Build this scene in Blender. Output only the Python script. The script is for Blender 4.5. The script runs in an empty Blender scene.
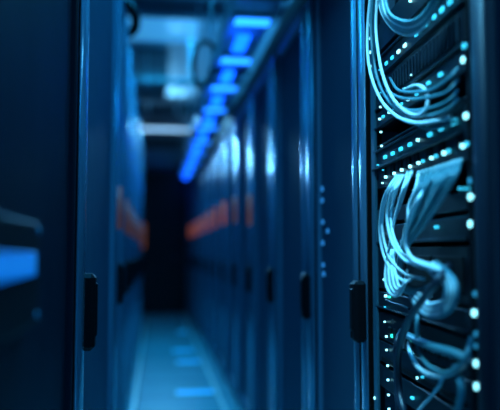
import bpy, bmesh, math, random
from mathutils import Vector, Matrix
random.seed(7)
S = bpy.context.scene
COL = S.collection

# ------------------------------------------------------------------ camera
F = 668.0
CAM_Z = 1.10
VPX, VPY = 155.0, 251.0
PHI = math.atan((VPY - 205) / F)
PSI = math.atan((250 - VPX) / F * math.cos(PHI))
fwd = Vector((math.sin(PSI) * math.cos(PHI), math.cos(PSI) * math.cos(PHI), math.sin(PHI)))
right = Vector((math.cos(PSI), -math.sin(PSI), 0))
up = right.cross(fwd)
cd = bpy.data.cameras.new('camera')
cam = bpy.data.objects.new('camera', cd)
COL.objects.link(cam)
m = Matrix.Identity(4)
for i in range(3):
    m[i][0], m[i][1], m[i][2] = right[i], up[i], -fwd[i]
m.translation = Vector((0, 0, CAM_Z))
cam.matrix_world = m
cd.sensor_width = 36
cd.lens = F / 500 * 36
cd.clip_start = 0.02
cd.dof.use_dof = True
cd.dof.focus_distance = 1.70
cd.dof.aperture_fstop = (cd.lens / 1000) / 0.037
S.camera = cam

# ------------------------------------------------------------------ materials
def mat(name, col, rough=0.5, metal=0.0, spec=0.5, noise=0.0, nscale=20, emit=None, estr=0.0, coat=0.0):
    M = bpy.data.materials.new(name)
    M.use_nodes = True
    nt = M.node_tree
    b = nt.nodes['Principled BSDF']
    b.inputs['Base Color'].default_value = (*col, 1)
    b.inputs['Roughness'].default_value = rough
    b.inputs['Metallic'].default_value = metal
    b.inputs['Specular IOR Level'].default_value = spec
    b.inputs['Coat Weight'].default_value = coat
    if noise:
        tc = nt.nodes.new('ShaderNodeTexCoord')
        n = nt.nodes.new('ShaderNodeTexNoise')
        n.inputs['Scale'].default_value = nscale
        n.inputs['Detail'].default_value = 4
        nt.links.new(tc.outputs['Object'], n.inputs['Vector'])
        r = nt.nodes.new('ShaderNodeMapRange')
        r.inputs[3].default_value = max(0.02, rough - noise)
        r.inputs[4].default_value = rough + noise
        nt.links.new(n.outputs['Fac'], r.inputs[0])
        nt.links.new(r.outputs[0], b.inputs['Roughness'])
    if emit:
        b.inputs['Emission Color'].default_value = (*emit, 1)
        b.inputs['Emission Strength'].default_value = estr
    return M

M_CAB = mat('cabinet_paint', (0.11, 0.20, 0.29), 0.42, 0.0, 0.2, 0.06, 14)
M_PANEL = mat('door_panel_paint', (0.036, 0.090, 0.140), 0.55, 0.0, 0.02, 0.06, 9)
M_STILE = mat('brushed_steel', (0.13, 0.26, 0.38), 0.24, 0.45, 0.5, 0.04, 30)
M_BLACK = mat('black_plastic', (0.004, 0.005, 0.007), 0.55, 0, 0.12, 0.05)
M_GASKET = mat('black_rubber', (0.004, 0.004, 0.005), 0.8, 0, 0.1, 0.05)
M_GLASS = mat('dark_glass_door', (0.003, 0.010, 0.022), 0.55, 0, 0.12, 0.05, 6)
M_RACK = mat('rack_steel', (0.010, 0.020, 0.036), 0.45, 0.1, 0.25, 0.08, 25)
M_UNIT = mat('unit_steel', (0.007, 0.017, 0.027), 0.40, 0.1, 0.3, 0.08, 25)
M_UNITD = mat('unit_black', (0.004, 0.008, 0.014), 0.42, 0.0, 0.25, 0.08, 25)
M_PORT = mat('port_black', (0.003, 0.004, 0.005), 0.6, 0, 0.2, 0.05)
M_CABLE = mat('cable_pale_blue', (0.62, 0.80, 0.86), 0.38, 0, 0.5, 0.05, 40)
M_CABLET = mat('cable_teal', (0.065, 0.235, 0.29), 0.40, 0, 0.5, 0.05, 40)
M_CABLED = mat('cable_dark', (0.012, 0.022, 0.04), 0.40, 0, 0.5, 0.05, 40)
M_PLUG = mat('clear_plug', (0.35, 0.55, 0.62), 0.25, 0, 0.5, 0.05, 40)
M_WHITE = mat('led_white', (0.8, 0.9, 0.9), 0.3, emit=(0.28, 0.85, 1.0), estr=2.8)
M_LEDC = mat('led_cyan', (0.1, 0.5, 0.6), 0.3, emit=(0.03, 0.55, 0.85), estr=1.5)
M_LEDD = mat('led_dim', (0.05, 0.3, 0.4), 0.3, emit=(0.02, 0.30, 0.60), estr=0.8)
M_LEDB = mat('led_blue', (0.05, 0.2, 0.4), 0.3, emit=(0.02, 0.20, 0.55), estr=0.9)
M_LEDG = mat('led_green', (0.05, 0.5, 0.4), 0.3, emit=(0.03, 0.8, 0.6), estr=1.5)
M_SCREEN = mat('screen_blue', (0.0, 0.02, 0.06), 0.6, emit=(0.0, 0.20, 1.0), estr=0.6)
M_SCRTXT = mat('screen_text', (0.0, 0.05, 0.1), 0.6, emit=(0.01, 0.26, 1.0), estr=0.7)
M_TRAY = mat('tray_steel', (0.62, 0.68, 0.72), 0.4, 0.15, 0.5, 0.08, 20)
M_TLIGHT = mat('tray_light_blue', (0.1, 0.3, 0.6), 0.3, emit=(0.012, 0.20, 1.0), estr=4.0)
M_TLIGHT2 = mat('tube_light_blue', (0.1, 0.3, 0.6), 0.3, emit=(0.002, 0.08, 1.0), estr=5.0)
M_FGLOW = mat('floor_glow_blue', (0.1, 0.3, 0.6), 0.3, emit=(0.002, 0.34, 0.90), estr=1.0)
M_CLIGHT = mat('ceiling_light', (0.5, 0.6, 0.7), 0.3, emit=(0.035, 0.24, 0.50), estr=1.0)
M_BEAMGLOW = mat('beam_glow', (0.5, 0.6, 0.7), 0.3, emit=(0.30, 0.62, 1.0), estr=2.0)
M_ORANGE = mat('lamp_orange', (0.5, 0.2, 0.05), 0.3, emit=(1.0, 0.28, 0.10), estr=0.12)
M_ORANGE_REFL = mat('orange_reflection_bright', (0.5, 0.2, 0.05), 0.3, emit=(1.0, 0.22, 0.13), estr=0.26)  # emission stands in for orange reflections on the door bars
M_ORANGE_REFL_FAINT = mat('orange_reflection_faint', (0.4, 0.2, 0.1), 0.3, emit=(1.0, 0.30, 0.22), estr=0.07)
M_ORANGE_REFL_DIM = mat('orange_reflection_dim', (0.2, 0.1, 0.08), 0.3, emit=(1.0, 0.35, 0.35), estr=0.035)
M_RAILGLOW = mat('rail_glow_teal', (0.03, 0.11, 0.16), 0.35)  # teal holds the LED glow falling on the rail
M_CEIL = mat('ceiling_paint', (0.40, 0.45, 0.50), 0.7, 0, 0.3, 0.05, 8)
M_WALL = mat('wall_paint', (0.14, 0.17, 0.21), 0.7, 0, 0.3, 0.05, 8)
M_DOOR = mat('door_dark', (0.010, 0.012, 0.014), 0.45, 0, 0.4, 0.05, 8)
M_DUCT = mat('duct_galvanised', (0.30, 0.31, 0.31), 0.45, 0.3, 0.5, 0.08, 12)
M_TRIM = mat('trim_pale', (0.85, 0.85, 0.75), 0.35, 0.2, 0.5, 0.05, 20)

def floor_mat():
    M = mat('floor_tile', (0.20, 0.27, 0.31), 0.22, 0, 0.6)
    nt = M.node_tree
    b = nt.nodes['Principled BSDF']
    tc = nt.nodes.new('ShaderNodeTexCoord')
    mp = nt.nodes.new('ShaderNodeMapping')
    mp.inputs['Location'].default_value = (0.12, 0.2, 0)
    br = nt.nodes.new('ShaderNodeTexBrick')
    br.offset = 0
    br.inputs['Color1'].default_value = (0.31, 0.49, 0.49, 1)
    br.inputs['Color2'].default_value = (0.36, 0.54, 0.54, 1)
    br.inputs['Mortar'].default_value = (0.05, 0.07, 0.08, 1)
    br.inputs['Scale'].default_value = 1
    br.inputs['Mortar Size'].default_value = 0.006
    br.inputs['Brick Width'].default_value = 0.6
    br.inputs['Row Height'].default_value = 0.6
    nt.links.new(tc.outputs['Object'], mp.inputs['Vector'])
    nt.links.new(mp.outputs['Vector'], br.inputs['Vector'])
    nt.links.new(br.outputs['Color'], b.inputs['Base Color'])
    bp = nt.nodes.new('ShaderNodeBump')
    bp.inputs['Strength'].default_value = 0.3
    bp.inputs['Distance'].default_value = 0.002
    bp.invert = True
    nt.links.new(br.outputs['Fac'], bp.inputs['Height'])
    nt.links.new(bp.outputs['Normal'], b.inputs['Normal'])
    return M
M_FLOOR = floor_mat()

# ------------------------------------------------------------------ mesh builder
class MB:
    def __init__(s):
        s.v, s.f, s.sm = [], [], []
    def add(s, vs, fs, smooth=False):
        o = len(s.v)
        s.v += [tuple(p) for p in vs]
        s.f += [tuple(i + o for i in f) for f in fs]
        s.sm += [smooth] * len(fs)
        return s
    def box(s, x0, x1, y0, y1, z0, z1, c=0.0):
        """box with chamfered edges (c)"""
        if x0 > x1: x0, x1 = x1, x0
        if y0 > y1: y0, y1 = y1, y0
        if z0 > z1: z0, z1 = z1, z0
        c = min(c, (x1 - x0) * .45, (y1 - y0) * .45, (z1 - z0) * .45)
        if c <= 0:
            vs = [(x, y, z) for x in (x0, x1) for y in (y0, y1) for z in (z0, z1)]
            return s.add(vs, [(0, 1, 3, 2), (4, 6, 7, 5), (0, 4, 5, 1), (2, 3, 7, 6), (0, 2, 6, 4), (1, 5, 7, 3)])
        X, Y, Z = (x0, x1), (y0, y1), (z0, z1)
        idx, vs = {}, []
        for i in (0, 1):
            for j in (0, 1):
                for k in (0, 1):
                    sx, sy, sz = (1, -1)[i], (1, -1)[j], (1, -1)[k]
                    for a in range(3):
                        p = [X[i], Y[j], Z[k]]
                        for b, sg in enumerate((sx, sy, sz)):
                            if b != a: p[b] += sg * c
                        idx[(i, j, k, a)] = len(vs); vs.append(p)
        fs = []
        I = lambda i, j, k, a: idx[(i, j, k, a)]
        for i in (0, 1):
            q = [I(i, 0, 0, 0), I(i, 1, 0, 0), I(i, 1, 1, 0), I(i, 0, 1, 0)]
            fs.append(q if i else q[::-1])
            q = [I(0, i, 0, 1), I(0, i, 1, 1), I(1, i, 1, 1), I(1, i, 0, 1)]
            fs.append(q if i else q[::-1])
            q = [I(0, 0, i, 2), I(1, 0, i, 2), I(1, 1, i, 2), I(0, 1, i, 2)]
            fs.append(q if i else q[::-1])
        for i in (0, 1):
            for j in (0, 1):
                q = [I(i, j, 0, 0), I(i, j, 1, 0), I(i, j, 1, 1), I(i, j, 0, 1)]
                fs.append(q if (i == j) else q[::-1])
                q = [I(i, 0, j, 0), I(i, 1, j, 0), I(i, 1, j, 2), I(i, 0, j, 2)]
                fs.append(q[::-1] if (i == j) else q)
                q = [I(0, i, j, 1), I(1, i, j, 1), I(1, i, j, 2), I(0, i, j, 2)]
                fs.append(q if (i == j) else q[::-1])
        for i in (0, 1):
            for j in (0, 1):
                for k in (0, 1):
                    q = [I(i, j, k, 0), I(i, j, k, 1), I(i, j, k, 2)]
                    fs.append(q if (i + j + k) % 2 else q[::-1])
        return s.add(vs, fs)
    def tube(s, pts, r, n=8, cap=True):
        pts = [Vector(p) for p in pts]
        T = []
        for i in range(len(pts)):
            a, b = pts[max(0, i - 1)], pts[min(len(pts) - 1, i + 1)]
            T.append((b - a).normalized())
        t = T[0]
        nrm = t.orthogonal().normalized()
        vs = []
        for i, p in enumerate(pts):
            nrm = (nrm - T[i] * nrm.dot(T[i])).normalized()
            bi = T[i].cross(nrm)
            rr = r[i] if isinstance(r, (list, tuple)) else r
            for k in range(n):
                a = 2 * math.pi * k / n
                vs.append(p + nrm * math.cos(a) * rr + bi * math.sin(a) * rr)
        fs = []
        for i in range(len(pts) - 1):
            for k in range(n):
                k2 = (k + 1) % n
                fs.append((i * n + k, i * n + k2, (i + 1) * n + k2, (i + 1) * n + k))
        s.add(vs, fs, True)
        if cap:
            o = len(s.v) - len(vs)
            s.f.append(tuple(o + k for k in range(n - 1, -1, -1))); s.sm.append(False)
            s.f.append(tuple(o + (len(pts) - 1) * n + k for k in range(n))); s.sm.append(False)
        return s
    def halfround(s, xb, out, yc, w, z0, z1, n=10):
        """vertical bar, half-ellipse section bulging in direction out (signed depth) from x=xb"""
        vs = []
        for z in (z0, z1):
            for k in range(n + 1):
                a = math.pi * k / n
                vs.append((xb + out * math.sin(a), yc - w / 2 * math.cos(a), z))
        m_ = n + 1
        fs = [(k, k + 1, m_ + k + 1, m_ + k) if out > 0 else (k + 1, k, m_ + k, m_ + k + 1) for k in range(n)]
        s.add(vs, fs, True)
        o = len(s.v) - len(vs)
        s.f += [tuple(o + k for k in range(m_)), tuple(o + m_ + k for k in range(m_ - 1, -1, -1)), (o, o + m_, o + m_ + n, o + n)]
        s.sm += [False] * 3
        return s
    def disc(s, c, axis, r, h, n=12):
        c, axis = Vector(c), Vector(axis).normalized()
        return s.tube([c, c + axis * h], r, n)
    def build(s, name, material, parent=None):
        me = bpy.data.meshes.new(name)
        me.from_pydata(s.v, [], s.f)
        me.polygons.foreach_set('use_smooth', s.sm)
        me.materials.append(material)
        bm = bmesh.new(); bm.from_mesh(me)
        bmesh.ops.recalc_face_normals(bm, faces=bm.faces)
        bm.to_mesh(me); bm.free()
        me.update()
        o = bpy.data.objects.new(name, me)
        COL.objects.link(o)
        if parent: o.parent = parent
        return o

def thing(name, label, cat, loc=(0, 0, 0), rz=0.0, group=None):
    o = bpy.data.objects.new(name, None)
    o.empty_display_size = 0.1
    COL.objects.link(o)
    o.location = loc
    o.rotation_euler = (0, 0, rz)
    tag(o, label, cat, group)
    return o
def tag(o, label, cat, group=None):
    o['label'] = label; o['category'] = cat
    if group: o['group'] = group
    return o
def struct(name, mb, M, parent=None):
    o = mb.build(name, M, parent)
    if not parent: o['kind'] = 'structure'
    return o
def copy_tree(o, parent=None):
    c = o.copy(); COL.objects.link(c)
    if parent: c.parent = parent
    for ch in list(o.children): copy_tree(ch, c)
    return c
def spline(P, per=8):
    P = [Vector(p) for p in P]
    out = []
    for i in range(len(P) - 1):
        p0, p1, p2, p3 = P[max(0, i - 1)], P[i], P[i + 1], P[min(len(P) - 1, i + 2)]
        for k in range(per):
            t = k / per
            out.append(0.5 * ((2 * p1) + (p2 - p0) * t + (2 * p0 - 5 * p1 + 4 * p2 - p3) * t * t + (3 * p1 - p0 - 3 * p2 + p3) * t ** 3))
    out.append(P[-1])
    return out
ORD = ['first', 'second', 'third', 'fourth', 'fifth', 'sixth', 'seventh', 'eighth', 'ninth', 'tenth', 'eleventh', 'twelfth', 'thirteenth', 'fourteenth', 'fifteenth']

# ------------------------------------------------------------------ the room
XR, XL = 0.60, -0.18            # faces of the two rows
YF = 12.05                      # far wall
ZC = 3.70
struct('floor', MB().box(-1.6, 2.0, -3.0, YF, -0.1, 0.0), M_FLOOR)
struct('ceiling', MB().box(-1.6, 2.0, -3.0, YF, ZC, ZC + 0.1), M_CEIL)
struct('wall_far', MB().box(-1.6, 2.0, YF, YF + 0.1, 0, ZC), M_WALL)
struct('wall_left', MB().box(-1.7, -1.6, -3.0, YF, 0, ZC), M_WALL)
struct('wall_right', MB().box(2.0, 2.1, -3.0, YF, 0, ZC), M_WALL)
struct('wall_back', MB().box(-1.6, 2.0, -3.1, -3.0, 0, ZC), M_WALL)
d = struct('door_1', MB().box(-0.25, 0.50, YF - 0.05, YF, 0, 2.46, 0.004), M_DOOR)
MB().box(-0.31, -0.25, YF - 0.07, YF, 0, 2.52, 0.004).box(0.50, 0.56, YF - 0.07, YF, 0, 2.52, 0.004).box(-0.25, 0.50, YF - 0.07, YF, 2.46, 2.52, 0.004).build('door_frame', M_DOOR, d)
MB().tube([(0.42, YF - 0.05, 1.0), (0.42, YF - 0.10, 1.0), (0.31, YF - 0.10, 1.0)], 0.011).build('door_handle', M_STILE, d)
struct('trim_1', MB().box(0.475, 0.505, 0.4, YF - 0.08, 0.0, 0.006, 0.002), M_TRIM)
struct('trim_2', MB().box(-0.15, -0.125, 0.4, YF - 0.08, 0.0, 0.006, 0.002), M_TRIM)

# ------------------------------------------------------------------ closed cabinets
def make_cabinet(name, label, group, side, loc, w, H, stile, handle_u, handle_z, panel=M_PANEL, depth=0.9, handle=True, body=M_CAB, bars=((0.02, 0.46), (0.64, 0.98)), refl=None, bulge=0.015):
    """side=-1: face looks to -x (right row); side=+1: face looks to +x (left row).
    local y runs from the near seam to the far seam, local x=0 is the door frame's face."""
    t = thing(name, label, 'cabinet', loc, 0, group)
    o = side
    MB().box(-o * 0.03, -o * depth, 0.004, w - 0.004, 0.0, H, 0.006).build('body', body, t)
    s0, s1 = stile
    top, bot = H - 0.065, 0.10
    dr = MB()
    dr.box(0, -o * 0.03, 0.012, s1, 0.03, H - 0.01, 0.004)
    dr.box(0, -o * 0.03, w - 0.035, w - 0.012, 0.03, H - 0.01, 0.004)
    dr.box(0, -o * 0.03, s1, w - 0.035, top, H - 0.01, 0.004)
    dr.box(0, -o * 0.03, s1, w - 0.035, 0.03, bot, 0.004)
    door = dr.build('door', body, t)
    MB().box(-o * 0.014, -o * 0.03, s1, w - 0.035, bot, top).build('door_panel', panel, door)
    wd = (s1 - s0)
    for (a, b) in bars:
        MB().halfround(-o * 0.001, o * bulge, s0 + wd * (a + b) / 2, wd * (b - a), 0.05, H - 0.03).build('door_bar', M_STILE, door)
    if len(bars) > 1:
        g0, g1_ = s0 + wd * bars[0][1], s0 + wd * bars[1][0]
        MB().box(o * 0.0015, -o * 0.01, g0 + .004, g1_ - .004, 0.05, H - 0.03).build('groove', M_GASKET, door)
    MB().box(o * 0.002, -o * 0.03, 0.0, 0.012, 0.02, H - 0.01, 0.001).build('gasket', M_GASKET, t)
    if refl:
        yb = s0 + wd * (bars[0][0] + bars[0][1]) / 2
        MB().halfround(o * 0.010, o * 0.022, yb, 0.05, refl[0] - .10, refl[0] + .09).build('orange_reflection', refl[1], door)  # glowing bead made in place of an orange reflection on the bar
    if handle:
        z0, z1 = handle_z
        h = MB().box(0, o * 0.038, handle_u - 0.029, handle_u + 0.029, z0, z1, 0.010)
        h.box(o * 0.018, o * 0.042, handle_u - 0.017, handle_u + 0.017, z0 + 0.03, z1 - 0.02, 0.006)
        hb = h.build('handle', M_BLACK, door)
    return t

HZ = (0.84, 1.015)
seams = [1.83, 2.46, 3.26, 4.04, 4.82, 5.62]
while seams[-1] < 12.0: seams.append(seams[-1] + 0.8)
GR = 'closed cabinets of the right row'
protos = {}
for i in range(len(seams) - 1):
    y0, w = seams[i], round(seams[i + 1] - seams[i], 3)
    if i == 0:
        lab = 'closed blue-lit server cabinet directly beside the open rack, blue indicator lights on its door'
    else:
        lab = 'closed server cabinet in the right row, %s closed one counting from the open rack' % ORD[i]
    if i == len(seams) - 2: lab = 'closed server cabinet at the far end of the right row beside the dark door'
    key = (w, min(i, 5))
    if key in protos and i > 0:
        t = copy_tree(protos[key]); t.location = (XR, y0, 0); t['label'] = lab
    else:
        st, hu = ((0.016, 0.150), 0.045) if i == 0 else ((0.03, 0.215), 0.08)
        t = make_cabinet('server_cabinet', lab, GR, -1, (XR, y0, 0), w, 2.12, st, hu, HZ, bulge=0.008 if i == 0 else 0.015, refl=(None, None, None, (1.36, M_ORANGE_REFL_FAINT), (1.41, M_ORANGE_REFL_FAINT), (1.43, M_ORANGE_REFL))[min(i, 5)])
        if i > 0: protos[key] = t
        else: CAB1 = t
# indicator lights behind the near door: pixel list converted on the door panel
def ray(px, py):
    return (fwd + right * ((px - 250) / F) + up * ((205 - py) / F)).normalized()
def on_x(px, py, X):
    r = ray(px, py); k = X / r.x
    return Vector((0, 0, CAM_Z)) + r * k
for (px, py, h) in [(322.5, 189, 5), (322.5, 200.5, 5), (323, 222, 4.5), (328, 231, 4.5), (323, 243, 5), (323.5, 265, 4.5), (324, 274, 5)]:
    p = on_x(px, py, XR + 0.013)
    y, z = p.y - 1.83, p.z
    hh = h / F * p.y / 2
    MB().box(-0.004 + 0.013, 0.016, y - 0.011, y + 0.011, z - hh, z + hh, 0.001).build('indicator_light', M_LEDB, CAB1)

HZL = (0.86, 1.045)
GL = 'cabinets of the left row'
lseams = [0.10, 1.57, 3.00, 3.75, 4.37]
while lseams[-1] < 9.2: lseams.append(lseams[-1] + 0.7)
lab0 = ['black server cabinet nearest on the left, with a glowing blue screen on its door',
        'wide left-row cabinet with steel door bars next beyond the cabinet with the blue screen',
        'left-row cabinet next beyond the wide cabinet with steel door bars',
        'left-row cabinet second beyond the wide cabinet with steel door bars']
protosL = {}
LH = 2.46
for i in range(len(lseams) - 1):
    y0, w = lseams[i], round(lseams[i + 1] - lseams[i], 3)
    lab = lab0[i] if i < 4 else 'left-row cabinet in the narrow run towards the door, %s beyond the wide one' % ORD[i - 2]
    if i == len(lseams) - 2: lab = 'last cabinet of the left row, at the far end near the orange lamp'
    if w in protosL:
        t = copy_tree(protosL[w]); t.location = (XL, y0, 0); t['label'] = lab
        continue
    if i == 0:
        t = make_cabinet('server_cabinet', lab, GL, 1, (XL, y0, 0), w, LH, (0.03, 0.10), 0.1, HZL, panel=M_GLASS, handle=False, body=M_GLASS, bars=())
        CAB0 = t
    elif i == 1:
        t = make_cabinet('server_cabinet', lab, GL, 1, (XL, y0, 0), w, LH, (0.03, 0.20), 0.115, HZL, bars=((0.02, 0.62),))
    else:
        t = make_cabinet('server_cabinet', lab, GL, 1, (XL, y0, 0), w, LH, (0.03, 0.20), 0.10, HZL, refl=(1.30, M_ORANGE_REFL_DIM))
        protosL[w] = t
# screen module on the nearest left cabinet: a part of it
mod = MB().box(-0.02, 0.006, 0.60, 0.955, 0.99, 1.145, 0.006).build('screen_module', M_BLACK, CAB0)
MB().box(0.004, 0.0085, 0.61, 0.915, 1.064, 1.099, 0.002).build('screen', M_SCREEN, mod)
g = MB()
for k in range(9):
    yy = 0.64 + k * 0.031
    g.box(0.0085, 0.0092, yy, yy + 0.018, 1.070, 1.093)
g.build('screen_digits', M_SCRTXT, mod)
for yy in (0.62, 0.935):
    for zz in (1.005, 1.13):
        MB().disc((0.005, yy, zz), (1, 0, 0), 0.006, 0.004).build('screw', M_STILE, mod)

# ------------------------------------------------------------------ open rack
P0 = Vector((0.573, 1.223, 0))
TH = -math.atan(0.054)
RW = 0.587
udir = Vector((-math.sin(TH), math.cos(TH), 0))        # along the face, away from the camera
ndir = Vector((-math.cos(TH), -math.sin(TH), 0))       # out of the face, towards the aisle
def on_rack(px, py, v=0.0):
    """(u, v, z) of the point seen at a pixel on the plane v in front of the rack's face"""
    r = ray(px, py)
    o = Vector((0, 0, CAM_Z))
    k = ((P0 + ndir * v) - o).dot(ndir) / r.dot(ndir)
    p = o + r * k
    return (p - P0).dot(udir), v, p.z
# local frame of anything mounted in the rack: x = -v, y = u
rack = thing('open_server_rack', 'open rack without door on the right, full of lit equipment and pale looping cables', 'server rack', P0, TH)
DEP = 0.85
MB().box(0.0, DEP, -0.185, -0.165, 0, 2.12, .003).build('side_panel', M_RACK, rack)
MB().box(0.075, DEP, RW - 0.004, RW + 0.006, 0.05, 2.05, .002).build('side_panel', M_RACK, rack)
MB().box(0.0, DEP, -0.185, RW + 0.004, 2.06, 2.12, .004).build('top_panel', M_CAB, rack)
MB().box(0.0, DEP, -0.185, RW + 0.004, 0.0, 0.06, .004).build('plinth', M_CAB, rack)
MB().box(DEP - 0.01, DEP, -0.10, RW - 0.005, 0.06, 2.06).build('back_panel', M_UNITD, rack)
fp = MB().box(0.0, 0.03, -0.165, -0.080, 0.06, 2.06, .004).build('front_post', M_RACK, rack)
MB().halfround(0.001, -0.014, -0.130, 0.052, 0.07, 2.05).build('post_bar', M_RACK, fp)
MB().box(-0.004, 0.03, -0.092, -0.084, 0.06, 2.06).build('gasket', M_GASKET, fp)
MB().box(0.0, 0.03, RW + 0.0, RW + 0.008, 0.06, 2.06, .002).build('front_post', M_CAB, rack)
for (a, b) in ((-0.078, -0.064), (RW - 0.032, RW - 0.004)):
    MB().box(0.002, 0.02, a, b, 0.06, 2.06, .002).build('mounting_rail', M_RACK, rack)
# led strip on the far rail
strip = MB().box(-0.006, 0.002, RW - 0.052, RW - 0.017, 0.35, 1.95, .002).build('led_strip', M_RAILGLOW, rack)
def led(parent, px, py, dia, M, v=0.008, name='led', wide=1.0, h=0.005):
    u, _, z = on_rack(px, py, v)
    dist = P0.y + u
    r = dia / F * dist / 2 * 0.65
    if wide == 1.0:
        MB().disc((-v + h, u, z), (-1, 0, 0), r, h, 12).build(name, M, parent)
    else:
        MB().box(-v, -v + h, u - r * wide, u + r * wide, z - r, z + r, r * .25).build(name, M, parent)
for (px, py, dd) in [(376, 75, 2.0), (378.5, 70, 2.2), (380, 92.5, 2.4), (379.5, 107, 3.2), (380, 132, 3.2), (380.6, 146, 3.4), (382, 170, 2.2), (381.6, 183, 2.6),
                    (382, 233.3, 3.2), (382.9, 279.6, 2.6), (384, 307, 2), (383.8, 321.8, 2.6), (385.4, 336.5, 3.6), (385.6, 350, 3.2), (386.7, 365.7, 3.4), (387, 380, 3.6), (387.6, 395, 3.4), (388, 409, 3.2)]:
    led(strip, px, py, dd, M_WHITE if dd > 2.5 else M_LEDC, v=0.008)
for k in range(14):
    for z in (1.62 + k * 0.02, 0.70 - k * 0.022):
        if k % 2 == 0: MB().disc((-0.004, RW - 0.022, z), (-1, 0, 0), 0.004, 0.004).build('led', M_WHITE, strip)

U0, U1 = -0.064, RW - 0.033
def unit(name, label, cat, z0, z1, M=M_UNIT, depth=0.6, group='equipment in the open rack', front=0.0):
    t = thing(name, label, cat, P0 + Vector((0, 0, z0)), TH, group)
    MB().box(-front, depth, U0, U1, 0.0005, z1 - z0 - 0.0005, .002).build('chassis', M, t)
    return t
def ledu(t, *a, **k):
    """led given in pixels, parented to a unit whose origin is lifted by z0"""
    o0 = len(bpy.data.objects)
    u, _, z = on_rack(a[0], a[1], k.get('v', 0.006))
    v = k.get('v', 0.006); h = 0.006
    r = a[2] / F * (P0.y + u) / 2 * (0.8 if a[0] < 440 else 1.0)
    u = min(u, RW - 0.02)
    z -= t.location.z
    w = k.get('wide', 1.0)
    if w == 1.0:
        return MB().disc((-v + h, u, z), (-1, 0, 0), r, h, 12).build(k.get('name', 'led'), a[3], t)
    return MB().box(-v, -v + h, u - r * w, u + r * w, z - r, z + r, r * .25).build(k.get('name', 'led'), a[3], t)
def lerp(a, b, k): return tuple(a[i] + (b[i] - a[i]) * k for i in range(len(a)))
def ears(t, hgt):
    for (a, b) in ((U0 - 0.012, U0), ):
        MB().box(-0.003, 0.002, a, b, 0.001, hgt - 0.001, .001).build('mounting_ear', M_UNIT, t)

# row A: patch panel high up with lit ports
A = unit('patch_panel', 'topmost patch panel in view in the rack, with a slanting row of cyan ports', 'patch panel', 1.565, 1.625); ears(A, .06)
MB().box(-0.006, 0, U0, U1, 0.052, 0.059, .001).build('edge_strip', M_UNIT, A)
MB().box(-0.006, 0, U0, U1, 0.001, 0.007, .001).build('edge_strip', M_UNIT, A)
for k in range(10):
    f_ = [0, .09, .19, .29, .47, .62, .75, .87, 1.0, 1.12][k]
    px, py = lerp((385.4, 63.2), (448.9, 1.7), f_)
    ledu(A, px, py, 4.2 + 1.2 * f_, M_LEDC if k not in (2, 3) else M_WHITE, wide=2.0, v=0.004, name='port_light')
# dark ventilated server under row A
B0 = unit('server', 'black ventilated server under the highest row of cyan lit ports', 'server', 1.484, 1.562, M_UNITD)
for k in range(24):
    u = U0 + 0.02 + k * 0.0215
    MB().box(-0.004, 0, u, u + 0.012, 0.014, 0.064, .002).build('vent_slat', M_UNIT, B0)
MB().box(-0.005, 0, U0, U1, 0.0, 0.006, .001).build('edge_strip', M_UNIT, B0)
ledu(B0, 463, 46, 6.0, M_LEDC, v=0.006)
# row B
B = unit('patch_panel', 'patch panel with cyan ports running behind the coiled cable loop, second lit row down', 'patch panel', 1.432, 1.480); ears(B, .048)
MB().box(-0.006, 0, U0, U1, 0.0, 0.006, .001).build('edge_strip', M_UNIT, B)
for (px, py, dd, M, w) in [(378.5, 119, 2.6, M_WHITE, 1), (382, 116.5, 3.2, M_LEDC, 1.8), (388, 112.5, 3.4, M_WHITE, 1), (393, 108.5, 3.2, M_LEDC, 1.5), (400, 104, 3.4, M_LEDC, 1.6), (406.8, 99.3, 4.4, M_WHITE, 1),
                           (415.3, 94.2, 3.4, M_LEDC, 1.8), (427, 83, 4.2, M_LEDC, 2), (439, 74.5, 4.8, M_LEDC, 2)]:
    ledu(B, px, py, dd, M, wide=w, name='port_light' if w > 1 else 'led')
ledu(B, 462, 60, 6.6, M_WHITE)
ledu(B, 410.5, 75, 2.2, M_WHITE)
# shelf between B and C, carrying loops of cable
SH = unit('cable_shelf', 'shallow black cable shelf between the second and third rows of lit ports', 'shelf', 1.380, 1.388, M_UNITD, 0.5)
MB().box(0.06, 0.07, U0, U1, 0.008, 0.042).build('back_lip', M_UNITD, SH)
# row C: switch, two rows
C = unit('network_switch', 'network switch with cyan ports above white lit sockets that feed the pale cable fan', 'network switch', 1.268, 1.374); ears(C, .106)
MB().box(-0.006, 0, U0, U1, 0.100, 0.106, .001).build('edge_strip', M_UNIT, C)
MB().box(-0.012, 0, U0, U1, 0.052, 0.058, .001).build('edge_strip', M_UNIT, C)
for (px, py) in [(384, 157), (391.5, 153.5), (399.5, 149), (408.5, 144.5), (428.4, 134.5), (439.5, 128.5), (452, 122)]:
    ledu(C, px, py, 4.6 + (px - 384) * .018, M_LEDC, wide=2.0, name='port_light')
ledu(C, 416.5, 140, 4.2, M_WHITE)
ledu(C, 464.6, 116, 6.6, M_WHITE)
ledu(C, 376.8, 165, 1.8, M_LEDC)
for (px, py) in [(384.5, 177), (393, 173.5), (400.5, 170), (408.8, 166.5), (417, 163), (430, 158), (442.5, 153), (461, 146)]:
    u, _, z = on_rack(px, py, 0.0)
    z -= C.location.z
    MB().box(-0.003, 0, u - 0.017, u + 0.015, z - 0.004, z + 0.024, .001).build('socket', M_PORT, C)
    ledu(C, px, py, 3.8 + (px - 384) * .015, M_WHITE, name='led')
    if px > 415: ledu(C, px + 4.5, py - 2, 3.8 + (px - 384) * .015, M_LEDC, name='led')
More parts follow.
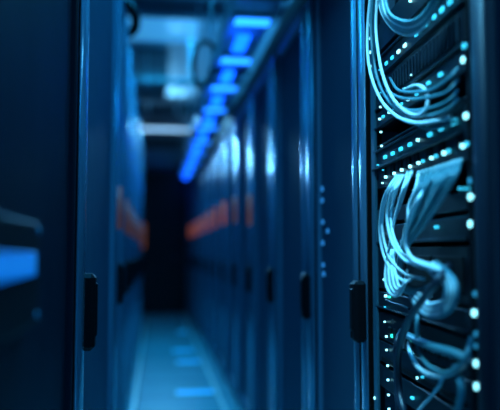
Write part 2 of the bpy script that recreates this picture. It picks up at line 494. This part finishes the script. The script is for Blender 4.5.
# a recessed bay, then units D1 and D2
D1 = unit('server', 'thin server with the upper of two big white lights at mid-rack', 'server', 1.176, 1.212, M_UNIT)
ledu(D1, 469.4, 197, 7.4, M_WHITE)
for q in range(3): ledu(D1, 458.5 + q * 5, 188.6, 2.4, M_LEDC)
ledu(D1, 469, 181, 6.6, M_LEDD)
ledu(D1, 414, 201.5, 2.4, M_WHITE)
D2 = unit('server', 'thin server with one cyan block light and the lower of two big mid-rack lights', 'server', 1.120, 1.166, M_UNIT)
MB().box(-0.005, 0, U0, U1, 0.0, 0.006, .001).build('edge_strip', M_UNIT, D2)
ledu(D2, 469.5, 224, 7.4, M_WHITE)
ledu(D2, 435, 227, 4, M_LEDC, wide=2.2)
ledu(D2, 418, 229, 3, M_LEDC)
# E
E0 = unit('server', 'tall black server half hidden behind the pale cable bundle', 'server', 1.000, 1.110, M_UNITD)
for k in range(3):
    MB().box(-0.003, 0, U0 + 0.02 + k * 0.17, U0 + 0.17 + k * 0.17, 0.02, 0.09, .002).build('drive_bay', M_PORT, E0)
ledu(E0, 474, 294, 5.5, M_LEDD)
E1 = unit('server', 'server with a small green light just under the small pale cable loops', 'server', 0.948, 0.992, M_UNIT); 
ledu(E1, 473, 313, 7.0, M_WHITE)
ledu(E1, 388, 297, 2.8, M_LEDG, wide=1.6)
ledu(E1, 384.5, 296, 3.4, M_WHITE)
MB().box(-0.006, 0, U0, U1, 0.0, 0.005, .001).build('edge_strip', M_UNIT, E1)
F0 = unit('network_switch', 'slanting teal-lit switch with two dim lights near its front corner, low in the rack', 'network switch', 0.866, 0.940, M_UNITD)
for k in range(12):
    u = U0 + 0.03 + k * 0.041
    MB().box(-0.003, 0, u, u + 0.026, 0.015, 0.04, .001).build('socket', M_PORT, F0)
ledu(F0, 475, 334, 5.5, M_LEDD); ledu(F0, 475, 346, 5.0, M_LEDD)
ledu(F0, 475, 363.5, 7.2, M_WHITE)
ledu(F0, 410, 341, 3.0, M_LEDG)
ledu(F0, 397, 336, 4.2, M_LEDC, wide=1.8); ledu(F0, 391, 336, 4.2, M_LEDG, wide=1.6)
G0 = unit('server', 'black server with a small white light behind its cables, above the lowest seen unit', 'server', 0.806, 0.862, M_UNIT)
ledu(G0, 475.5, 386.5, 7.2, M_WHITE)
ledu(G0, 416.5, 378, 3.2, M_WHITE); ledu(G0, 421, 377, 2.8, M_LEDC)
MB().box(-0.003, 0, U0 + 0.02, U1 - 0.05, 0.006, 0.016).build('vent_slot', M_PORT, G0)
G1 = unit('server', 'lowest server seen in the rack, at the bottom of the photo', 'server', 0.740, 0.798, M_UNITD)
ledu(G1, 411, 398, 3.0, M_LEDC, wide=2.4)
ledu(G1, 480, 409, 5.0, M_LEDD)
# above the frame
T0 = unit('server', 'server at the top of the picture behind the hanging cable loop', 'server', 1.64, 1.72, M_UNIT)
ledu(T0, 409, 1, 3.0, M_WHITE); ledu(T0, 410, 22.5, 2.4, M_WHITE)
rl = thing('rack_fill_lamp', 'slim cyan fill light added under the top of the open rack', 'lamp', P0 + Vector((0, 0, 2.06)), TH)

# ------------------------------------------------------------------ cables
def W(px, py, v):
    r = ray(px, py); o = Vector((0, 0, CAM_Z))
    k = ((P0 + ndir * v) - o).dot(ndir) / r.dot(ndir)
    return o + r * k
def cable(pts, rad, label, group, M=M_CABLE, plugs=(False, False), per=8, name='network_cable'):
    P = [W(*p) for p in pts]
    base = P[0]
    Q = [p - base for p in spline(P, per)]
    t = thing(name, label, 'cable', base, 0, group)
    MB().tube(Q, rad, 8).build('jacket', M, t)
    for e, on in ((0, plugs[0]), (-1, plugs[1])):
        if on:
            q = Q[e]; q2 = Q[4 if e == 0 else -5]
            dv = (q2 - q).normalized()
            MB().tube([q - dv * 0.004, q + dv * 0.016], 0.0062, 4).build('plug', M_PLUG, t)
            MB().tube([q + dv * 0.014, q + dv * 0.030], [0.0055, 0.0042], 8).build('boot', M, t)
    return t

g1 = 'pale cables hanging in the top corner of the rack'
cable([(372, -30, .05), (370, 0, .05), (367.5, 30, .055), (368, 58, .06), (373, 82, .06), (383, 103, .05), (398, 117, .045), (416, 123, .04), (436, 121, .03), (452, 117, .01)], .0042,
      'outermost pale cable of the pair curving down the left of the rack top', g1)
cable([(379, -30, .04), (377, 0, .04), (376, 30, .045), (379.5, 60, .05), (385, 82, .05), (394, 100, .045), (405, 111, .04), (417, 115, .04), (426, 109, .035), (428, 97, .03), (423, 88, .03), (415, 85.5, .02), (404, 90, .004)], .0042,
      'pale cable dropping from the top and curling into a ring over the second lit row', g1, plugs=(0, True))
cable([(374, -30, .03), (372.5, 0, .03), (371, 30, .034), (374, 62, .036), (380, 86, .036), (390, 103, .03), (404, 116, .03), (424, 128, .03), (440, 127, .02), (455, 121, .008)], .0040,
      'teal cable close behind the outermost pale cable at the rack top', g1, M_CABLET)
g2 = 'cables of the hanging loop at the top of the rack'
for k in range(6):
    o = k * 2.6
    j = random.uniform(-.6, .6)
    cable([(378 + k * .9, -30, .03 + .004 * k), (379 + o * .5, -2, .03 + .004 * k), (383 + o * .5 + j, 14 - o * .1, .034 + .004 * k), (393 + o * .25, 28.5 - o * .75, .036 + .003 * k), (407, 35 - o * 1.0 + j, .036 + .003 * k),
           (421 - o * .2, 29 - o * .8, .033 + .003 * k), (432 - o * .25, 13 - o * .4, .03 + .003 * k), (438 - o * .3, -4, .028 + .003 * k), (441 - o * .3, -30, .026)], .0044,
          ('lowest' if k == 0 else '%s from the bottom' % ORD[k]) + ' strand of the teal cable loop hanging at the rack top', g2, M_CABLET if k % 3 else M_CABLE)
# horizontal droops between row B and row C
g3 = 'teal cables drooping between the second and third lit rows'
for k, (a, b, c) in enumerate([(96, 101, 90), (103, 112, 100), (109, 119, 108), (92, 94, 78)]):
    cable([(384 + k * 2, a - 14, .005), (391 + k * 2, a - 3, .03), (408, b - 2, .035), (430, b - 4, .032), (448, c + 1, .024), (458, c - 10, .006)], .0034,
          '%s of the teal cables drooping across the rack below the second lit row' % ['upper', 'middle', 'lowest', 'topmost'][k], g3, M_CABLET)

# the big pale fan from the sockets
g4 = 'pale cables fanning from the white lit sockets'
fan = [
 [(397, 176, .006), (391, 184, .05), (384, 198, .06), (380.5, 216, .06), (380, 236, .058), (384, 256, .054), (392, 271, .05), (404, 281, .05), (412, 279, .045)],
 [(399.5, 176, .006), (394, 185, .05), (386.5, 197, .055), (382.5, 216, .055), (383, 234, .054), (388, 254, .052), (396, 266, .05), (408, 275, .048), (424, 279, .04)],
 [(402, 176, .006), (396.5, 186, .05), (390, 198, .06), (387, 214, .06), (389, 232, .06), (395, 248, .058), (405, 260, .056), (420, 266, .05), (440, 272, .04), (450, 280, .02)],
 [(403.5, 176, .006), (399, 184, .045), (393.5, 200, .05), (391, 216, .052), (393, 234, .054), (400, 250, .054), (412, 258, .052), (428, 264, .048), (444, 269, .035), (452, 276, .02)],
 [(408, 173, .006), (404, 186, .04), (399, 203, .045), (394, 222, .05), (390, 244, .052), (386, 266, .05), (386, 284, .048), (393, 295, .046), (403, 290, .04)],
 [(412, 172, .006), (407, 184, .035), (402, 200, .035), (397, 213, .035), (393, 224, .03)],
]
for k, p in enumerate(fan):
    cable(p, .0036, ('leftmost' if k == 0 else '%s from the left' % ORD[k]) + ' pale cable in the fan falling from the white lit sockets', g4, plugs=(True, False))
# broad sheet of cables sweeping down from the right
g5 = 'cables of the broad sweep in the middle of the rack'
for k in range(11):
    a = k / 10
    x0, y0 = lerp((419, 173), (460, 161), a)
    j = random.uniform(-1.5, 1.5)
    vv = .028 + .004 * (k % 4)
    e = random.choice([0, 1])
    pts = [(x0, y0, .006), (x0 - 3 - 1 * a, y0 + 14, vv), (x0 - 9 - 10 * a + j, y0 + 34 + 6 * a, vv + .012), (409 + 16 * a + j, 222 + 2 * a, vv + .016), (402 + 7 * a, 243 + 2 * a, vv + .016)]
    if k % 2:
        pts += [(405 + 5 * a, 258, vv + .012), (418 + 4 * a, 267 - 3 * a, vv + .01), (434, 270 - 3 * a, vv + .004), (447, 273 + a, .02)]
    else:
        pts += [(398 + 4 * a, 262, vv + .012), (397 + 4 * a, 278 - 2 * a, vv + .01), (403 + 3 * a, 290 - 4 * a, vv + .006), (415 + 2 * a, 293 - 3 * a, vv), (432, 284, .02)]
    cable(pts, .0036, ('leftmost' if k == 0 else '%s from the left' % ORD[k]) + ' strand of the broad blue cable sweep below the switch', g5, M_CABLE if k == 0 else M_CABLET, plugs=(True, False))
# strand with bright highlight, front of the sweep
cable([(426, 189, .02), (419, 198, .06), (410, 216, .065), (405, 236, .065), (408, 252, .06), (416, 262, .056), (430, 267, .05), (443, 271, .04)], .0046,
      'bright pale cable lying in front of the broad cable sweep', g5)
# U-loops lower left
g6 = 'small pale cable loops at the lower left of the bundle'
for k in range(4):
    o = k * 3.6
    cable([(390 + o * .4, 250, .035), (386.5 + o * .7, 265, .05), (385.5 + o, 279 - o * .2, .056), (388 + o, 290 - o * .35, .056), (395 + o * .75, 296 - o * .9, .054), (402 + o * .35, 291 - o * .9, .05), (405 + o * .2, 281 - o, .03)], .0035,
          ('outermost' if k == 0 else '%s from outside' % ORD[k]) + ' small pale cable loop at the lower left of the bundle', g6)
# right return loop
g7 = 'cables of the round loop on the right of the bundle'
for k in range(6):
    o = k * 2.4
    cable([(436 - o, 262 + o * .3, .03), (446 - o, 270 + o * .4, .04), (454.5 - o * .8, 281 + o * .2, .045), (456.5 - o * .9, 295 - o * .2, .048), (452 - o * .7, 308 - o * .6, .048), (441 - o * .3, 315.5 - o, .048), (428, 316 - o, .046), (418 + o * .5, 309 - o, .04), (410 + o * .4, 297 - o * .5, .03)], .0044,
          ('outermost' if k == 0 else '%s from outside' % ORD[k]) + ' cable of the round loop on the right of the bundle', g7, M_CABLET if k % 2 == 0 else M_CABLE)
# lower cables
g8 = 'lower cables of the rack'
cable([(420, 306, .03), (417.5, 320, .045), (417.5, 338, .045), (421, 354, .045), (430, 367, .045), (444, 373, .04), (458, 368, .035), (467, 354, .03), (471, 338, .012)], .0050, 'teal cable making a wide U below the round loop', g8, M_CABLET)
cable([(409, 343, .02), (411, 354, .04), (417, 366, .045), (428, 374, .045), (442, 376, .04), (456, 371, .03), (464, 366, .01)], .0050, 'pale curved cable inside the lower part of the wide U', g8)
cable([(404, 333, .02), (416, 340, .04), (432, 346.5, .045), (450, 352, .04), (470, 360, .02)], .0085, 'thick flat-lying teal cable sloping down right towards the big white light', g8, M_CABLET)
cable([(443, 372, .02), (440, 384, .03), (432, 395, .03), (420, 409, .03), (408, 425, .02)], .0036, 'thin pale cable running down left at the bottom of the rack', g8)
cable([(455, 366, .02), (460, 380, .03), (461, 396, .03), (457, 412, .03), (452, 440, .02)], .0065, 'thick teal cable dropping at the bottom right of the rack', g8, M_CABLET)
cable([(401, 330, .01), (396, 342, .03), (395.5, 362, .03), (396, 388, .03), (398, 412, .03), (400, 440, .02)], .0050, 'dark vertical cable beside the column of white lights', g8, M_CABLED)
cable([(449, 266, .02), (438, 280, .062), (424, 298, .066), (410, 318, .066), (402, 338, .06), (398, 362, .055), (399, 390, .05), (404, 412, .05), (410, 440, .04)], .0078, 'thick dark cable crossing diagonally in front of the bundle', g8, M_CABLED)
cable([(386, 300, .008), (393, 303, .012), (402, 305.5, .014), (409, 309, .01)], .0030, 'short dark lead under the small pale loops', g8, M_CABLED)

# ------------------------------------------------------------------ overhead cable tray
TZ, TX0, TX1 = 2.46, 0.42, 0.67
tray = thing('cable_tray', 'long steel ladder cable tray hanging above the right row of cabinets', 'cable tray', (0, 0, TZ))
Y0, Y1 = 1.2, YF - 0.02
MB().box(TX0, TX0 + 0.012, Y0, Y1, 0, 0.09, .003).box(TX0 - 0.012, TX0, Y0, Y1, 0.08, 0.09).build('side_rail', M_TRAY, tray)
MB().box(TX1 - 0.012, TX1, Y0, Y1, 0, 0.09, .003).build('side_rail', M_TRAY, tray)
MB().box(TX0 + 0.012, TX1 - 0.012, Y0, Y1, 0.0, 0.006).build('bottom_plate', M_TRAY, tray)
yy = Y0 + 0.1
while yy < Y1 - 0.05:
    MB().box(TX0 + 0.012, TX1 - 0.012, yy, yy + 0.03, 0.006, 0.024, .003).build('rung', M_TRAY, tray)
    yy += 0.26
for yy in (1.9, 3.4, 4.9, 6.4, 7.9, 9.4, 10.9):
    for xx in (TX0 - 0.018, TX1 + 0.006):
        MB().tube([(xx, yy, 0.03), (xx, yy, ZC - TZ)], 0.006, 8).build('hanger_rod', M_TRAY, tray)
    MB().box(TX0 - 0.03, TX1 + 0.02, yy - 0.02, yy + 0.02, -0.03, 0.0, .003).build('cross_bracket', M_BLACK, tray)
gt = 'cables lying in the overhead tray'
for k in range(5):
    xx = TX0 + 0.035 + k * 0.043
    pts = []
    yq = Y0
    while yq <= Y1 - 0.1:
        pts.append((xx + random.uniform(-.006, .006), yq, TZ + 0.024 + 0.015)); yq += 0.5
    o = MB().tube(spline(pts, 4), 0.014, 8).build('tray_cable', [M_CABLED, M_CABLET, M_CABLED, M_CABLE, M_CABLED][k])
    tag(o, '%s long cable from the aisle side lying in the overhead tray' % ORD[k], 'cable', gt)
# blue light fittings under the tray
LY = [3.75, 4.55, 5.35, 6.2, 7.1, 8.1, 9.1, 10.2, 11.3]
lp = None
for k, y in enumerate(LY):
    lab = 'glowing blue light fitting under the cable tray, %s from the near end' % ORD[k]
    if lp is None:
        lp = thing('tray_light', lab, 'light', (0.545, y, TZ), 0, 'blue light fittings under the cable tray')
        MB().box(-0.11, 0.11, -0.06, 0.06, -0.034, 0.0, .006).build('housing', M_TRAY, lp)
        MB().box(-0.10, 0.10, -0.052, 0.052, -0.042, -0.033, .003).build('diffuser', M_TLIGHT, lp)
        MB().box(-0.075, 0.005, 0.10, 0.40, -0.10, -0.075, .008).build('light_bar', M_TLIGHT2, lp)
        MB().box(-0.04, -0.02, 0.10, 0.12, -0.085, 0.0).build('tube_clip', M_TRAY, lp)
        MB().box(-0.04, -0.02, 0.42, 0.44, -0.085, 0.0).build('tube_clip', M_TRAY, lp)
    else:
        t = copy_tree(lp); t.location = (0.545, y, TZ); t['label'] = lab

# ------------------------------------------------------------------ ceiling fittings
def clight(y0, y1, x0, x1, label, M):
    t = thing('ceiling_light', label, 'ceiling light', ((x0 + x1) / 2, (y0 + y1) / 2, ZC), 0, 'ceiling lights of the aisle')
    a, b = (x1 - x0) / 2, (y1 - y0) / 2
    MB().box(-a, a, -b, -b + .03, -0.04, 0, .003).box(-a, a, b - .03, b, -0.04, 0, .003).box(-a, -a + .03, -b + .03, b - .03, -0.04, 0, .003).box(a - .03, a, -b + .03, b - .03, -0.04, 0, .003).build('frame', M_TRAY, t)
    MB().box(-a + .03, a - .03, -b + .03, b - .03, -0.03, -0.0, 0).build('diffuser', M, t)
    return t
clight(7.0, 8.15, -0.55, 0.52, 'large pale blue ceiling light panel above the aisle, top of the photo', M_CLIGHT)
t = thing('glow_strip', 'pale glowing strip in place of a beam, crossing the far wall high above the dark door', 'light', (0.1, YF, 3.27))  # self-glowing strip made in place of a pale beam
MB().box(-0.8, 0.8, -0.06, 0, -0.03, 0.05, .004).build('housing', M_TRAY, t)
MB().tube([(-0.76, -0.075, 0.01), (0.76, -0.075, 0.01)], 0.022, 10).build('glow_tube', M_BEAMGLOW, t)
t = thing('highlight_lamp', 'slim dim lamp added on the ceiling against the far wall, above the glowing strip', 'ceiling light', (0.1, YF - 0.2, ZC))  # lamp added to carry the highlight source
MB().box(-0.5, 0.5, -0.06, 0.06, -0.10, 0, .004).build('housing', M_TRAY, t)
MB().box(-0.47, 0.47, -0.075, -0.058, -0.085, -0.02, .004).build('diffuser', M_CLIGHT, t)
t = thing('air_duct', 'grey box air duct hanging under the ceiling near the left row', 'air duct', (-0.10, 8.5, 3.30))
MB().box(-0.20, 0.23, 0, 1.2, 0, 0.398, .008).build('duct_body', M_DUCT, t)
MB().box(-0.22, 0.25, -0.012, 0.04, -0.015, 0.39, .004).build('flange', M_DUCT, t)
MB().box(-0.22, 0.25, 0.9, 0.94, -0.015, 0.39, .004).build('flange', M_DUCT, t)
def pipe(y, z, r, label, M, x0=-1.58, x1=1.98):
    t = thing('ceiling_pipe', label, 'pipe', (0, y, z))
    MB().tube([(x0, 0, 0), (x1, 0, 0)], r, 14).build('pipe_body', M, t)
    for x in (-0.9, -0.12, 0.3, 1.3):
        MB().tube([(x, 0, r * .8), (x, 0, ZC - z)], 0.008, 6).build('hanger_rod', M_TRAY, t)
        MB().tube([(x - .02, 0, 0), (x + .02, 0, 0)], r + .008, 14).build('clamp', M_TRAY, t)
pipe(8.36, 3.23, 0.045, 'pale pipe crossing the aisle just below the grey air duct', M_DUCT)
pipe(9.9, 3.22, 0.07, 'thicker pipe crossing the aisle beyond the air duct', M_CABLED)
def beam(y, z0, z1, label, M):
    t = thing('ceiling_beam', label, 'beam', (0, y, z0))
    h = z1 - z0
    MB().box(-1.58, 1.98, -0.08, 0.08, 0, 0.02, .003).build('lower_flange', M, t)
    MB().box(-1.58, 1.98, -0.08, 0.08, h - 0.02, h, .003).build('upper_flange', M, t)
    MB().box(-1.58, 1.98, -0.012, 0.012, 0.02, h - 0.02).build('web', M, t)
    for x in (-1.2, 1.5):
        MB().box(x, x + .03, -0.02, 0.02, h, ZC - z0).build('hanger', M, t)
beam(11.0, 2.78, 2.94, 'dark steel beam crossing in front of the far wall below the glowing strip', M_CABLED)
beam(6.85, 3.54, 3.70, 'dark blue ceiling beam in front of the large light panel', M_WALL)
# lit blue fascia above the door
t = tag(MB().box(-0.5, 0.6, YF - 0.12, YF, 2.60, 2.90, .01).build('fascia_box', M_CAB), 'blue box fascia on the far wall above the dark door', 'fascia')
# black bent hoses
o = MB().tube(spline([(0.46, 4.9, TZ + .05), (0.40, 4.85, TZ + .16), (0.33, 4.8, TZ + .17), (0.27, 4.75, TZ + .08), (0.265, 4.75, TZ - .08), (0.30, 4.78, TZ - .17), (0.36, 4.8, TZ - .13), (0.44, 4.85, TZ - .01)], 6), 0.018, 10).build('cable_loop', M_BLACK)
tag(o, 'black cable loop hanging off the aisle side of the overhead tray', 'cable')
o = MB().tube(spline([(-0.45, 4.2, 2.46), (-0.40, 4.2, 2.62), (-0.28, 4.2, 2.70), (-0.17, 4.2, 2.64), (-0.135, 4.2, 2.56), (-0.15, 4.2, 2.49), (-0.20, 4.2, 2.462)], 6), 0.03, 12).build('black_hose', M_BLACK)
tag(o, 'thick black hose bending over the top of the left row', 'hose')
# orange warning lamp at the far end
t = thing('warning_lamp', 'small orange lamp glowing beside the dark door at the end of the aisle', 'lamp', (-0.215, YF - 0.07, 1.12))
MB().box(-0.05, 0.05, -0.03, 0.0, 0, 0.50, .006).build('housing', M_BLACK, t)
MB().box(-0.035, 0.035, -0.055, -0.028, 0.03, 0.47, .012).build('lens', M_ORANGE, t)

# glowing slots added in place of cyan light patches on the floor
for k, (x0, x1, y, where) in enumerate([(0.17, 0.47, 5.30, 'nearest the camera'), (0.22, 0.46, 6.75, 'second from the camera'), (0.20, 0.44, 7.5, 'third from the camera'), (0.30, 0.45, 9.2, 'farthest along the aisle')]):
    t = thing('floor_glow', 'blue glowing slot added for a patch of light on the pale floor, ' + where, 'floor glow', ((x0 + x1) / 2, y, 0), 0, 'added floor glows of the aisle')
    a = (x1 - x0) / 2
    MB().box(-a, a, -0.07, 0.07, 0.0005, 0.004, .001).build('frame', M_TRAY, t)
    MB().box(-a + .01, a - .01, -0.055, 0.055, 0.003, 0.006, .001).build('lens', M_FGLOW, t)
# black box added for the dark band of shade above the right row
tag(MB().box(0.74, 1.05, 1.9, YF - 0.05, 2.122, 2.50, .008).build('shade_box', M_BLACK), 'black box added for the shadow band along the tops of the right row of cabinets', 'shade box')

# ------------------------------------------------------------------ lights
def area(name, loc, size, size_y, col, W_, rot=(0, 0, 0), spread=180):
    L = bpy.data.lights.new(name, 'AREA')
    L.shape = 'RECTANGLE'; L.size, L.size_y = size, size_y
    L.color = col; L.energy = W_
    L.spread = math.radians(spread)
    o = bpy.data.objects.new(name, L); COL.objects.link(o)
    o.location = loc; o.rotation_euler = rot
    return o
# added fill light for the cables: housing + lens + its light, above the front of the open rack
MB().box(-0.16, 0.0, 0.02, 0.56, 0.0, 0.03, .006).build('housing', M_RACK, rl)
lc = P0 + ndir * 0.11 + udir * 0.33 + Vector((0, 0, 2.05))
area('rack_fill_source', lc, 0.08, 0.5, (0.15, 0.66, 1.0), 3.0, (0, 0, TH))
# an added fill spot hanging over the aisle, aimed at the open rack (above the photo's frame)
src, aim = Vector((-0.02, 1.15, 2.75)), Vector((0.58, 1.40, 0.95))
sp = thing('fill_spot', 'small fill spot added over the aisle aimed at the open rack', 'lamp', (-0.02, 1.15, 2.76))
MB().tube([(0, 0, 0.16), (0, 0, ZC - 2.76)], 0.008, 8).build('fill_spot_stem', M_BLACK, sp)
ax = (aim - src).normalized()
MB().tube([-ax * 0.17, -ax * 0.15, -ax * 0.01], [0.03, 0.075, 0.085], 20).build('fill_spot_shade', M_BLACK, sp)
area('fill_spot_source', src + ax * 0.005, 0.14, 0.14, (0.18, 0.68, 1.0), 4.8, ax.to_track_quat('-Z', 'Y').to_euler(), 48)
# added area lights over the aisle, one of them under the large panel (behind and above the camera, and towards the far end)
BL = (0.012, 0.42, 1.0)
area('added_aisle_source', (0.1, YF - 0.36, 3.55), 0.9, 0.04, (0.14, 0.55, 1.0), 24, (math.radians(-80), 0, 0), 60)  # narrow source added for highlights on the door bars
area('added_aisle_source', (0.15, 7.5, ZC - 0.06), 0.8, 1.0, BL, 42, (0, 0, 0), 140)
area('added_aisle_source', (0.2, 4.8, ZC - 0.06), 0.5, 0.8, BL, 50, (0, 0, 0), 140)
area('added_aisle_source', (0.2, 2.0, ZC - 0.06), 0.5, 0.8, BL, 50, (0, 0, 0), 140)
area('added_aisle_source', (0.2, -1.2, ZC - 0.06), 0.5, 0.8, BL, 50, (0, 0, 0), 140)
# added fill light above the right row, without a fixture, brightening the ceiling
area('ceiling_fill_source', (1.2, 8.0, 2.2), 0.3, 6.0, (0.03, 0.42, 1.0), 60, (math.pi, 0, 0))

w = bpy.data.worlds.new('world'); S.world = w
w.use_nodes = True
w.node_tree.nodes['Background'].inputs[0].default_value = (0.002, 0.01, 0.03, 1)
w.node_tree.nodes['Background'].inputs[1].default_value = 1.0
S.view_settings.view_transform = 'Standard'
S.view_settings.look = 'None'
S.view_settings.gamma = 1
S.view_settings.exposure = 0.0
S.view_settings.use_curve_mapping = False
